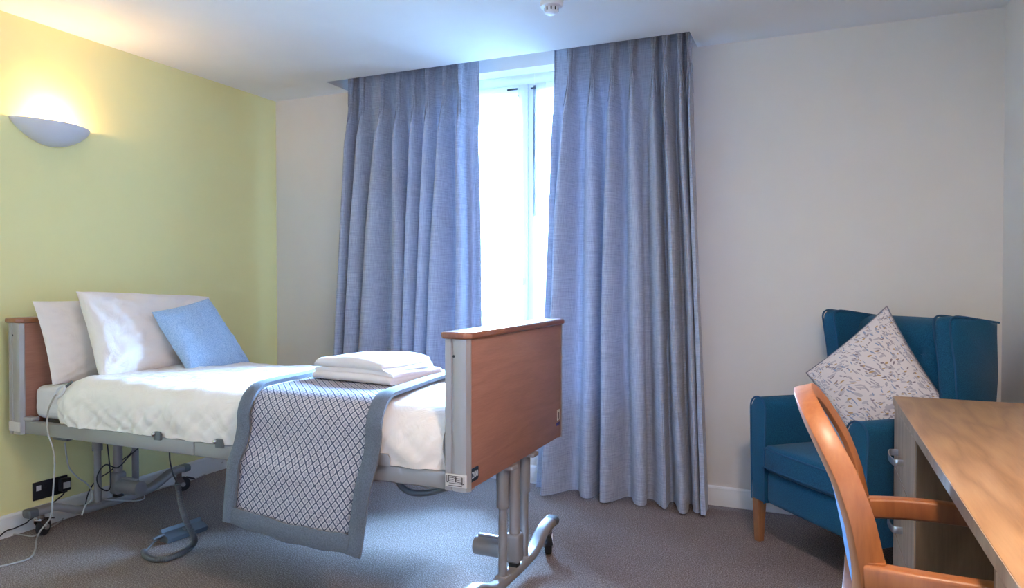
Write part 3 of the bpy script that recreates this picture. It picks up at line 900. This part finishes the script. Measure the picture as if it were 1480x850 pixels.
# ------------------------------------------------------------------ towels
def towel(name, label, loc, rot, length, depth, layers, th, gap, seed, taper=0):
    """terry towel folded over and over: a thick ribbon with round folds, extruded along its length"""
    mid = []; y0, y1 = -depth / 2, depth / 2; z = th / 2
    for k in range(layers):
        a, b = (y1, y0) if k % 2 == 0 else (y0, y1)
        if k: a = a
        for i in range(9):
            t = i / 8; mid.append(Vector((0, a + (b - a) * t, z)))
        if k < layers - 1:
            sgn = -1 if k % 2 == 0 else 1; rr = (th + gap) / 2
            for i in range(1, 6):
                an = math.pi * i / 6; mid.append(Vector((0, b + sgn * rr * math.sin(an) * 1.3, z + rr - rr * math.cos(an))))
        z += th + gap
    nl = 44; bm = B(); rings = []
    m = Matrix.Translation(loc) @ Matrix.Rotation(rot, 4, 'Z')
    n = len(mid)
    nrm = []
    for i in range(n):
        t = (mid[min(i + 1, n - 1)] - mid[max(0, i - 1)]).normalized(); nrm.append(Vector((0, -t.z, t.y)))
    out = [mid[i] + nrm[i] * th / 2 for i in range(n)] + [mid[i] - nrm[i] * th / 2 for i in range(n - 1, -1, -1)]
    for k in range(nl + 1):
        t = k / nl; x = (t - .5) * length
        e = min(1, min(t, 1 - t) / .05); rnd = math.sqrt(max(0, 1 - (1 - e) ** 2))
        ring = []
        for p in out:
            h = p.z / (layers * (th + gap))
            xx = x * (1 - taper * h) + .008 * nz(p.y, p.z * 30, seed + (1 if x > 0 else 0), 6) * abs(t - .5) * 2
            zz = p.z * (.90 + .10 * rnd) + .010 * h * nz(x, p.y, seed, 5) + .012 * h * math.sin(math.pi * t)
            yy = p.y + .010 * nz(x, p.z, seed + 4, 5)
            ring.append(bm.verts.new(m @ Vector((xx, yy, max(zz, .001)))))
        rings.append(ring)
    q = len(out)
    for k in range(nl):
        for j in range(q): bm.faces.new((rings[k][j], rings[k][(j + 1) % q], rings[k + 1][(j + 1) % q], rings[k + 1][j]))
    # ends: strip between outer and inner line
    for ring in (rings[0], rings[-1]):
        for i in range(n - 1): bm.faces.new((ring[i], ring[i + 1], ring[q - 2 - i], ring[q - 1 - i]))
    o = finish(name, bm, 'towel', None, 80)
    return tag(o, label, 'towel', 'folded towels on the bed')


tz = .776
towel('folded_towel', 'white folded bath towel lying flat on the bed runner, bottom one', (1.735, -1.340, tz - .004), R(-9), .43, .29, 3, .0135, .001, 1.0)
towel('folded_towel', 'white folded towel on top of the other towel near the footboard', (1.722, -1.338, tz + .044), R(-11), .41, .265, 2, .017, .003, 6.0, .10)

# ================================================================== ARMCHAIR
ac = thing('wing_armchair', 'teal blue upholstered wing armchair with wooden legs in the corner', 'armchair', (3.135, -.440, 0), math.atan2(-.76, .65))
AW = .685


def soft_prism(name, poly, axis, lo, hi, mat, parent, bev=.02): return prism(name, poly, axis, lo, hi, mat, parent, bev, 4, 60)


def arc(cx, cz, r, a0, a1, n): return [(cx + r * math.cos(R(a0 + (a1 - a0) * i / n)), cz + r * math.sin(R(a0 + (a1 - a0) * i / n))) for i in range(n + 1)]


for s, name in ((0, 'l'), (1, 'r')):
    x0 = 0 if s == 0 else AW - .115
    X = (lambda q: x0 + q) if s == 0 else (lambda q: x0 + .115 - q)
    # arm cross-section, rolled top that leans outwards
    sec = [(X(.012), .190), (X(.006), .40), (X(.000), .58)] + [(X(.052 - .052 * math.cos(R(a))), .605 + .050 * math.sin(R(a))) for a in range(0, 181, 18)] + [(X(.104), .56), (X(.100), .40), (X(.100), .190)]
    if s == 1: sec = sec[::-1]
    arm = soft_prism('arm', sec, 'y', 0, .585, 'teal', ac, .012)
    add = [(p[0], -.001, p[1]) for p in sec]
    tube('piping', [Vector(p) for p in ([add[0]] + add[1:-1] + [add[-1]])], .0042, 'piping', arm, 3, 6)
# wings: side profile (y,z), thick plates above the arms
wing_prof = [(.600, .50), (.430, .60), (.425, .70), (.412, .85), (.388, .98), (.385, 1.015), (.400, 1.034), (.440, 1.036), (.56, 1.020), (.632, 1.010), (.625, .80), (.61, .60)]
for s in (0, 1):
    x0, x1 = (.004, .084) if s == 0 else (AW - .084, AW - .004)
    w = soft_prism('wing', wing_prof, 'x', x0, x1, 'teal', ac, .022)
    xo = x0 if s == 0 else x1
    for xx in ((x0 + .004, x1 - .004) if s else (x0 + .004, x1 - .004)):
        tube('piping', [(xx, y, z) for y, z in wing_prof[1:10]], .0042, 'piping', w, 4, 6)


def back_pt(u, v):
    x = .060 + (AW - .12) * u; z = .40 + .582 * v
    y = .505 + .045 * v + .022 * (2 * u - 1) ** 2
    bul = .030 * (math.sin(math.pi * u) ** .6) * (math.sin(math.pi * min(1, v * .97 + .02)) ** .5)
    tuft = 0
    for bx_, bz in ((.235, .86), (.343, .86), (.451, .86), (.29, .72), (.40, .72)):
        tuft += .020 * math.exp(-(((x - bx_) / .028) ** 2 + ((z - bz) / .028) ** 2))
    y -= bul - tuft
    e = max(0, v - .93) / .07
    return Vector((x, y + .05 * e * e, z - .012 * e * e + .004 * math.sin(math.pi * u)))


bk = grid('backrest', back_pt, 60, 60, 'teal', ac, thick=-.045)
for bx_, bz in ((.235, .86), (.343, .86), (.451, .86), (.29, .72), (.40, .72)):
    q = back_pt((bx_ - .06) / (AW - .12), (bz - .40) / .582)
    cyl('button', q + Vector((0, .004, 0)), q + Vector((0, -.006, 0)), .011, 'piping', bk, 14, bev=.003)
box('back_panel', (.05, AW - .05), (.575, .622), (.19, .965), 'teal', ac, .015, 3)
# seat platform, front rail, cushion
finish('front_rail', add_box(B(), (.104, AW - .104), (.004, .56), (.192, .335), .022, 4), 'teal', ac)


def cushion_block(x, y, z, bev):
    bm = B(); add_box(bm, x, y, z, bev, 4)
    bmesh.ops.subdivide_edges(bm, edges=[e for e in bm.edges if e.calc_length() > .08], cuts=10, use_grid_fill=True)
    for v in bm.verts:
        u = (v.co.x - x[0]) / (x[1] - x[0]); w = (v.co.y - y[0]) / (y[1] - y[0])
        if v.co.z > (z[0] + z[1]) / 2: v.co.z += .018 * math.sin(math.pi * u) * math.sin(math.pi * max(0, min(1, w))) ** .5
        if w < .2: v.co.y -= .012 * math.sin(math.pi * u)
    return bm


sc = finish('seat_cushion', cushion_block((.104, AW - .104), (-.012, .500), (.340, .452), .022), 'teal', ac, 60)
for zz in (.357, .437): tube('piping', [(.106, .40, zz), (.106, .15, zz), (.108, 0, zz), (.118, -.012, zz), (.22, -.019, zz + .001), (.343, -.023, zz + .002), (.466, -.019, zz + .001), (AW - .118, -.012, zz), (AW - .108, 0, zz), (AW - .106, .15, zz), (AW - .106, .40, zz)], .004, 'piping', sc, 5, 6)
for x, y, sy in ((.006, .004, 1), (AW - .052, .004, 1), (.03, .55, -1), (AW - .076, .55, -1)):
    bm = B(); a = [(x, y), (x + .046, y), (x + .046, y + .046), (x, y + .046)]
    ins = .007; back = .06 if sy < 0 else 0
    b = [(x + ins, y + ins + back), (x + .046 - ins, y + ins + back), (x + .046 - ins, y + .046 - ins + back), (x + ins, y + .046 - ins + back)]
    if sy < 0: b = [(p[0], min(p[1], .62)) for p in b]; b = [(p[0], p[1] - .02) if i < 2 else p for i, p in enumerate(b)]
    va = [bm.verts.new((p[0], p[1], .191)) for p in a]; vb = [bm.verts.new((p[0], p[1], 0)) for p in b]
    bm.faces.new(va); bm.faces.new(vb[::-1])
    for i in range(4): bm.faces.new((va[i], va[(i + 1) % 4], vb[(i + 1) % 4], vb[i]))
    bmesh.ops.bevel(bm, geom=[e for e in bm.edges if abs(e.verts[0].co.z - e.verts[1].co.z) > .1], offset=.004, segments=2, affect='EDGES')
    finish('leg', bm, 'legwood', ac, 30)

# patterned cushion standing on its corner in the armchair
A2W = ac.matrix_basis.copy() if False else Matrix.Translation((3.135, -.440, 0)) @ Matrix.Rotation(math.atan2(-.76, .65), 4, 'Z')
cc = [A2W @ Vector(p) for p in ((.175, .155, .772), (.400, .230, .470), (.595, .455, .700), (.340, .425, 1.065))]
o, rim, nn = pillow('cushion', [cc[0], cc[1], cc[2], cc[3]], .13, 'cushion', 'off-white cushion with grey, blue and ochre brush strokes, standing on its corner in the armchair', 'cushion', seed=3.7, wr=.004, pinch=.05, pw=.45)
bm = B(); add_sweep(bm, rim[::2], circ(.0035, 6), closed=True); finish('piping', bm, 'pipegrey', o)

# ================================================================== DESK
DZ = .760; DX, DYF, DYN = 3.660, -.940, -2.960
desk = thing('desk', 'long oak desk with two drawer pedestals along the white wall', 'desk', (3.91, -1.95, 0), world=True)
bm = B(); add_box(bm, (DX, RX - .004), (DYN, DYF), (DZ - .030, DZ), .002, 2)
finish('worktop', bm, 'oak', desk)
bm = B(); add_box(bm, (DX - .0012, DX + .001), (DYN + .002, DYF - .002), (DZ - .0285, DZ - .0015))
finish('edge_band', bm, 'oakface', desk)


def pedestal(y0, y1):
    """carcass with three drawer fronts facing the room"""
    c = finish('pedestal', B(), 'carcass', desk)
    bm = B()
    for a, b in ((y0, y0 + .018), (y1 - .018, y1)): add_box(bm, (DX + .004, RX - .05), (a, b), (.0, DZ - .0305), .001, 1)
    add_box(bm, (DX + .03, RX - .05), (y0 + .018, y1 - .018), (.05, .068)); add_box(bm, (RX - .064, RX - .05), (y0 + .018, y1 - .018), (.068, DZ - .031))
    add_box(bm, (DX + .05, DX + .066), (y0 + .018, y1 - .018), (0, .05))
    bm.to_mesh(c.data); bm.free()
    for z0, z1 in ((.519, .724), (.300, .513), (.075, .294)):
        d = finish('drawer', add_box(B(), (DX + .002, DX + .020), (y0 + .021, y1 - .021), (z0, z1), .0015, 1), 'oakface', desk)
        box('drawer_edge', (DX + .004, DX + .019), (y0 + .021, y1 - .021), (z0 - .0045, z0 - .0005), 'trim', d, 0)
        ym = (y0 + y1) / 2 + .07; zh = z0 + (z1 - z0) * .36
        pts = [(DX + .004, ym - .075, zh), (DX - .022, ym - .072, zh), (DX - .030, ym - .04, zh), (DX - .032, ym, zh), (DX - .030, ym + .04, zh), (DX - .022, ym + .072, zh), (DX + .004, ym + .075, zh)]
        finish('handle', add_sweep(B(), catmull(pts, 6), rrect(.004, .022, .0015, 2), up=(0, 0, 1)), 'brushed', d, 40)
    return c


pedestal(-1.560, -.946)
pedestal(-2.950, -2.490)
box('modesty_panel', (RX - .065, RX - .047), (-2.489, -1.561), (.20, DZ - .0305), 'oakface', desk, .001)

# ================================================================== DESK CHAIR (faces the desk, towards +x)
ch = thing('desk_chair', 'wooden armchair with rounded hoop back and blue upholstery pushed under the desk', 'chair', (3.66, -2.150, 0), world=True)
CY = -2.150


BARREL = .53


def back_x(z):
    """rear line of the hoop: swept back at the top"""
    K = [(.40, 3.462), (.50, 3.462), (.58, 3.457), (.65, 3.449), (.73, 3.433), (.80, 3.412), (.86, 3.386), (.90, 3.369), (.945, 3.351), (.97, 3.340)]
    for (a, xa), (b, xb) in zip(K, K[1:]):
        if z <= b: return xa + (xb - xa) * max(0, (z - a) / (b - a))
    return K[-1][1]


hp = []
for i in range(72):
    a = 2 * math.pi * i / 72
    c, s = math.cos(a), math.sin(a)
    yy = .205 * math.copysign(abs(c) ** .78, c)
    zz = (.695 + .232 * abs(s) ** .85) if s > 0 else (.695 - .235 * abs(s) ** .85)
    hp.append((CY + yy, zz))
path = [Vector((back_x(z) + .026 + BARREL * (y - CY) ** 2, y, z)) for y, z in hp]
bm = B()
# profile a axis: radial in the hoop plane, b axis: front-back (x)
n = len(path); rings = []
for i, p in enumerate(path):
    t = (path[(i + 1) % n] - path[i - 1]).normalized(); fx = Vector((1, -3.4 * BARREL * (p.y - CY), .30)); fx = (fx - t * fx.dot(t)).normalized(); rad = t.cross(fx)
    lowness = max(0, min(1, (.95 - p.z) / .35)); hw = .019 + .006 * lowness; rd = .016 + .005 * lowness
    rings.append([bm.verts.new(p + rad * q[0] + fx * q[1]) for q in rrect(rd * 2, hw * 2, .0035, 2)])
m_ = len(rings[0])
for i in range(n):
    for j in range(m_): bm.faces.new((rings[i][j], rings[i][(j + 1) % m_], rings[(i + 1) % n][(j + 1) % m_], rings[(i + 1) % n][j]))
hoop = finish('hoop_back', bm, 'chairwood', ch, 40)


def pad_pt(side):
    def f(u, v):
        a = 2 * math.pi * u; c, s = math.cos(a), math.sin(a)
        yy = .190 * math.copysign(abs(c) ** .78, c); zt_ = .218 * abs(s) ** .85; zb_ = .150 * abs(s) ** .80
        yy *= v; z = .695 + (zt_ if s > 0 else -zb_) * v
        x = back_x(z) + .026 + side * (.008 + .009 * (1 - v ** 3))
        return Vector((x + BARREL * yy * yy, CY + yy, z))
    return f


bm = B()
for sd in (-1, 1):
    f = pad_pt(sd); V = [[bm.verts.new(f(i / 48, j / 10)) for i in range(48)] for j in range(1, 11)]
    c0 = bm.verts.new(f(0, 0))
    for i in range(48):
        bm.faces.new((c0, V[0][i], V[0][(i + 1) % 48]))
        for j in range(9): bm.faces.new((V[j][i], V[j][(i + 1) % 48], V[j + 1][(i + 1) % 48], V[j + 1][i]))
    if sd < 0: E0 = V[-1]
    else:
        for i in range(48): bm.faces.new((E0[i], E0[(i + 1) % 48], V[-1][(i + 1) % 48], V[-1][i]))
pad = finish('back_pad', bm, 'blueseat', ch, 50)
# seat, arms, legs
finish('seat_frame', add_box(B(), (3.490, 3.93), (CY - .215, CY + .215), (.375, .420), .012, 3), 'chairwood', ch)
bm = cushion_block((3.500, 3.940), (CY - .21, CY + .21), (.421, .480), .022); finish('seat_pad', bm, 'blueseat', ch, 60)
for s in (-1, 1):
    ya = CY + s * .214
    pts = [(3.494, ya, .632), (3.53, ya + s * .010, .634), (3.60, ya + s * .022, .636), (3.70, ya + s * .024, .636), (3.80, ya + s * .018, .633), (3.875, ya + s * .008, .628)]
    finish('arm', add_sweep(B(), catmull(pts, 8), rrect(.036, .048, .008, 3), up=(0, 0, 1)), 'chairwood', ch, 40)
    finish('leg', add_sweep(B(), catmull([(3.875, ya + s * .008, .615), (3.880, ya + s * .004, .42), (3.890, ya, .20), (3.90, ya, 0)], 6), rrect(.034, .034, .008, 3), up=(1, 0, 0), scale=lambda t: 1 - .25 * t), 'chairwood', ch, 40)
    finish('leg', add_sweep(B(), catmull([(3.505, ya - s * .004, .66), (3.508, ya - s * .004, .52), (3.505, ya - s * .004, .40), (3.475, ya - s * .002, .20), (3.435, ya, 0)], 6), rrect(.032, .040, .008, 3), up=(1, 0, 0), scale=lambda t: 1 - .2 * t), 'chairwood', ch, 40)

# ================================================================== WALL LIGHT
LY0, LY1, LZT = -1.742, -1.352, 1.930
wl = thing('wall_light', 'white crescent ceramic uplighter glowing on the yellow wall above the bed head', 'wall light', (0, -1.545, 1.82), world=True, group='crescent wall lights')


def bowl(r_in):
    """half bowl against the wall: wide shallow crescent"""
    def f(u, v):
        y = LY0 + (LY1 - LY0) * u; k = math.sin(math.pi * u) ** .62
        dep = .112 * k * (1 - r_in); hgt = .108 * k ** 1.15 * (1 - r_in * .9)
        a = v * math.pi / 2
        return Vector((.001 + dep * math.cos(a) ** .8, y + (.0 if r_in == 0 else (.5 - u) * .02), LZT - .004 * r_in - hgt * math.sin(a)))
    return f


bm = B(); out_, in_ = bowl(0), bowl(.10); nu, nv = 48, 14
VO = [[bm.verts.new(out_(i / nu, j / nv)) for j in range(nv + 1)] for i in range(nu + 1)]
VI = [[bm.verts.new(in_(i / nu, j / nv)) for j in range(nv + 1)] for i in range(nu + 1)]
for i in range(nu):
    for j in range(nv):
        bm.faces.new((VO[i][j], VO[i + 1][j], VO[i + 1][j + 1], VO[i][j + 1])); bm.faces.new((VI[i][j], VI[i][j + 1], VI[i + 1][j + 1], VI[i + 1][j]))
    bm.faces.new((VO[i][0], VI[i][0], VI[i + 1][0], VO[i + 1][0]))
    bm.faces.new((VO[i][nv], VO[i + 1][nv], VI[i + 1][nv], VI[i][nv]))
bmesh.ops.remove_doubles(bm, verts=bm.verts, dist=.0006)
finish('shade', bm, 'ceramic', wl, 50)
bb = finish('bulb', (lambda b: (bmesh.ops.create_uvsphere(b, u_segments=16, v_segments=10, radius=.022), bmesh.ops.scale(b, vec=(1, 1.5, 1), verts=b.verts), bmesh.ops.translate(b, vec=(.05, -1.545, 1.895), verts=b.verts), b)[3])(B()), 'bulb', wl)
cyl('lamp_holder', (.052, -1.60, 1.893), (.052, -1.635, 1.890), .014, 'plastic', wl, 14)
ld = bpy.data.lights.new('wall_light_glow', 'POINT'); ld.energy = SCONCE_W; ld.color = (1, .66, .36); ld.shadow_soft_size = .03
lo = bpy.data.objects.new('wall_light_glow', ld); link(lo, wl); lo.location = Vector((.055, -1.545, 1.925)) - OFFS[wl]

# unseen twin added further along the same wall to brighten the left side
tw = wl.copy(); COL.objects.link(tw); tw.location.y -= 1.95
tw['label'] = 'added unseen crescent uplighter brightening the yellow wall away from the bed'
for c_ in list(wl.children):
    k_ = c_.copy(); COL.objects.link(k_); k_.parent = tw

# ================================================================== CEILING LAMP (behind the frame) and SMOKE DETECTOR
lx, ly = LAMP_CEILING
cl = thing('ceiling_light', 'round flush white ceiling light above the desk end of the room', 'ceiling light', (lx, ly, HC), world=True)
lathe('lamp_body', [(.17, 0), (.18, -.012), (.18, -.035), (.172, -.045)], (lx, ly, HC - .0005), 'plastic', cl, 40)
lathe('diffuser', [(.170, -.046), (.165, -.060), (.135, -.078), (.08, -.090), (.01, -.094)], (lx, ly, HC), 'diffuser', cl, 40)
ad_ = bpy.data.lights.new('ceiling_light_glow', 'AREA'); ad_.shape = 'DISK'; ad_.size = .30; ad_.energy = CEIL_W; ad_.color = (1, .80, .62)
ao = bpy.data.objects.new('ceiling_light_glow', ad_); link(ao, cl); ao.location = (0, 0, -.105)

dp = P(797, 18, z=HC - .048)
sd = thing('smoke_detector', 'small round white smoke detector on the ceiling', 'smoke detector', (dp.x, dp.y, HC), world=True)
lathe('base', [(.050, 0), (.050, -.018), (.047, -.024), (.034, -.027)], (dp.x, dp.y, HC - .0005), 'plastic', sd, 32)
lathe('sensor_head', [(.031, -.0275), (.030, -.046), (.027, -.052), (.018, -.055), (.004, -.056)], (dp.x, dp.y, HC), 'plastic', sd, 28)
for k in range(10):
    a = 2 * math.pi * k / 10; c, s = math.cos(a), math.sin(a)
    m = Matrix.Translation((dp.x, dp.y, HC)) @ Matrix.Rotation(a, 4, 'Z')
    finish('vent_slot', add_box(B(), (.0296, .0318), (-.0028, .0028), (-.044, -.030), 0, 1, m), 'black', sd, None)

# ================================================================== SOCKET, PLUG, CABLES, HANDSET
so = thing('wall_socket', 'black double wall socket plate low on the yellow wall beside the bed', 'wall socket', (0, -1.57, .126), world=True)
box('plate', (0, .008), (-1.655, -1.487), (.128, .214), 'black', so, .003)
box('label_sticker', (.008, .0088), (-1.640, -1.618), (.172, .196), 'sticker', so, 0)
for y in (-1.60, -1.535): box('rocker_switch', (.008, .0115), (y - .009, y + .009), (.180, .200), 'black', so, .002)
pg = thing('mains_plug', 'black mains plug in the wall socket under the bed head', 'plug', (.03, -1.515, .15), world=True)
box('plug_body', (.0118, .045), (-1.540, -1.492), (.145, .207), 'black', pg, .006)
box('plug_label', (.045, .0458), (-1.534, -1.500), (.160, .190), 'sticker', pg, 0)


def cable(name, label, pts, r, mat, group=None, n=8):
    o = tube(name, pts, r, mat, None, n, 8); return tag(o, label, 'cable', group)


cable('power_cable', 'black power cable running from the wall plug down along the baseboard',
      [(.030, -1.515, .145), P(90, 716, x=.03), P(75, 728, x=.035), P(58, 742, x=.035), (.05, -1.70, .06), P(38, 756, x=.05), P(20, 764, x=.05), P(8, 768, x=.05), (.05, -1.86, .016), (.06, -2.0, .006)], .0032, 'black')
cable('power_cable', 'black power cable looping behind the bed head columns',
      [(.19, -1.42, .47), P(160, 700, x=.20), P(146, 706, x=.20), P(140, 690, x=.19), P(152, 672, x=.19), P(170, 676, x=.19), P(186, 660, x=.19), P(200, 648, x=.19)], .0032, 'black')
cable('power_cable', 'black power cable slanting across the bed head actuator',
      [P(122, 738, x=.10), P(128, 712, x=.10), P(140, 694, x=.11), P(158, 682, x=.115), P(178, 664, x=.115), P(192, 650, x=.115), (.13, -1.15, .46)], .003, 'black')
cable('grey_cable', 'pale grey cable hanging under the bed head down to the floor beam',
      [P(94, 640, x=.26), P(96, 658, x=.25), P(100, 676, x=.24), P(112, 690, x=.23), P(124, 698, x=.22), P(132, 708, x=.21), P(133, 720, x=.20), P(124, 730, x=.20), P(118, 745, x=.20)], .0034, 'cablew')
cable('grey_cable', 'thin pale grey cable trailing along the baseboard beyond the bed head',
      [P(150, 722, x=.20), P(190, 724, x=.22), P(208, 721, x=.21), P(210, 712, x=.10), (.06, -1.0, .02), P(270, 696, z=.005), P(295, 686, z=.005), P(312, 676, z=.006), P(322, 668, x=.03)], .003, 'cablew')
cable('grey_cable', 'pale cable lying on the carpet beside the near head caster',
      [P(-30, 774, z=.005), P(0, 772, z=.005), P(30, 773, z=.005), P(48, 775, z=.005), P(60, 768, z=.006), P(84, 756, z=.006), P(98, 742, z=.006)], .003, 'cable')

# call lead: ring clip on the mattress and a cord that drops past the rail to the floor
nl = thing('call_lead', 'grey call lead with ring clip hanging over the bed side by the pillows', 'call lead', (.30, -1.79, .55), world=True)
ringc = P(88, 566, y=-1.775)
rp = [ringc + Vector((.030 * math.cos(a) + .010 * math.sin(a), -.004, .024 * math.sin(a) + .014 * math.cos(a))) for a in [2 * math.pi * i / 20 for i in range(20)]]
finish('ring_clip', add_sweep(B(), rp, circ(.0055, 8), closed=True), 'plastic', nl)
tube('clip_stem', [ringc + Vector((.03, 0, .02)), ringc + Vector((.06, .01, .045))], .0055, 'dgrey', nl)
ycl = -1.797
tube('cord', [ringc + Vector((-.028, -.004, -.014)), P(76, 578, y=ycl), P(70, 592, y=ycl), P(68, 610, y=ycl), P(70, 628, y=ycl), P(76, 646, y=ycl), P(79, 666, y=ycl), P(78, 690, y=ycl), P(76, 720, y=ycl), P(74, 745, y=ycl),
              P(66, 758, y=-1.795), P(58, 768, y=-1.80), P(53, 780, z=.006), P(51, 794, z=.005), P(44, 806, z=.005), P(25, 813, z=.005), P(0, 819, z=.005), P(-40, 826, z=.005)], .0036, 'cable', nl)

# bed handset with coiled lead on the carpet
hs = thing('bed_handset', 'grey bed remote handset with coiled lead lying on the carpet under the bed', 'handset', (.75, -1.45, 0), world=True)
h0, h1 = P(240, 777, z=.02), P(290, 760, z=.02)
d = (h1 - h0); d.z = 0; L = .20; d.normalize(); w = Vector((-d.y, d.x, 0)); c0 = (h0 + h1) / 2
m = Matrix((( d.x, w.x, 0, c0.x), (d.y, w.y, 0, c0.y), (0, 0, 1, 0), (0, 0, 0, 1)))
bm = B(); prof = [(-.030, .001), (.026, .001), (.034, .012), (.030, .050), (.018, .056), (.012, .040), (-.024, .030), (-.036, .022)]
va = [bm.verts.new(m @ Vector((-L / 2, p[0], p[1]))) for p in prof]; vb = [bm.verts.new(m @ Vector((L / 2, p[0], p[1]))) for p in prof]
bm.faces.new(va); bm.faces.new(vb[::-1])
for i in range(len(prof)): bm.faces.new((va[i], va[(i + 1) % len(prof)], vb[(i + 1) % len(prof)], vb[i]))
hb = finish('handset_body', bm, 'coil', hs, 25)
finish('end_recess', add_box(B(), (L / 2 - .001, L / 2 + .0015), (-.022, .022), (.006, .026), 0, 1, m), 'black', hs, None)
finish('hanging_hook', add_box(B(), (-.01, .01), (-.030, .0), (.030, .044), .003, 2, m), 'dgrey', hs)
yk = -1.62
lead = [P(245, 655, y=yk), P(246, 668, y=yk), P(250, 685, y=yk), P(256, 698, y=yk)]
tube('lead', [Vector((lead[0].x, yk, .50))] + lead + [P(258, 703, y=yk)], .003, 'black', hs)
cp = catmull([P(257, 700, y=yk), P(260, 722, y=yk), P(266, 745, y=yk), P(275, 765, y=yk), P(281, 778, y=yk), P(279, 787, z=.02), P(268, 796, z=.016), P(248, 806, z=.014), P(225, 809, z=.014), P(211, 804, z=.014), P(208, 797, z=.014)], 26)
bm = B(); add_sweep(bm, cp, circ(.0125, 10), scale=lambda t: .92 + .13 * math.cos(t * 2 * math.pi * 88)); finish('coiled_lead', bm, 'coil', hs, 80)
tube('lead', [cp[-1], P(212, 795, z=.014), P(222, 784, z=.016), P(232, 778, z=.02), c0 - d * .098 + Vector((0, 0, .016))], .004, 'coil', hs)
tube('strain_relief', [c0 - d * .150 + Vector((0, 0, .012)), c0 - d * .125 + Vector((0, 0, .015)), c0 - d * .098 + Vector((0, 0, .016))], .007, 'dgrey', hs)
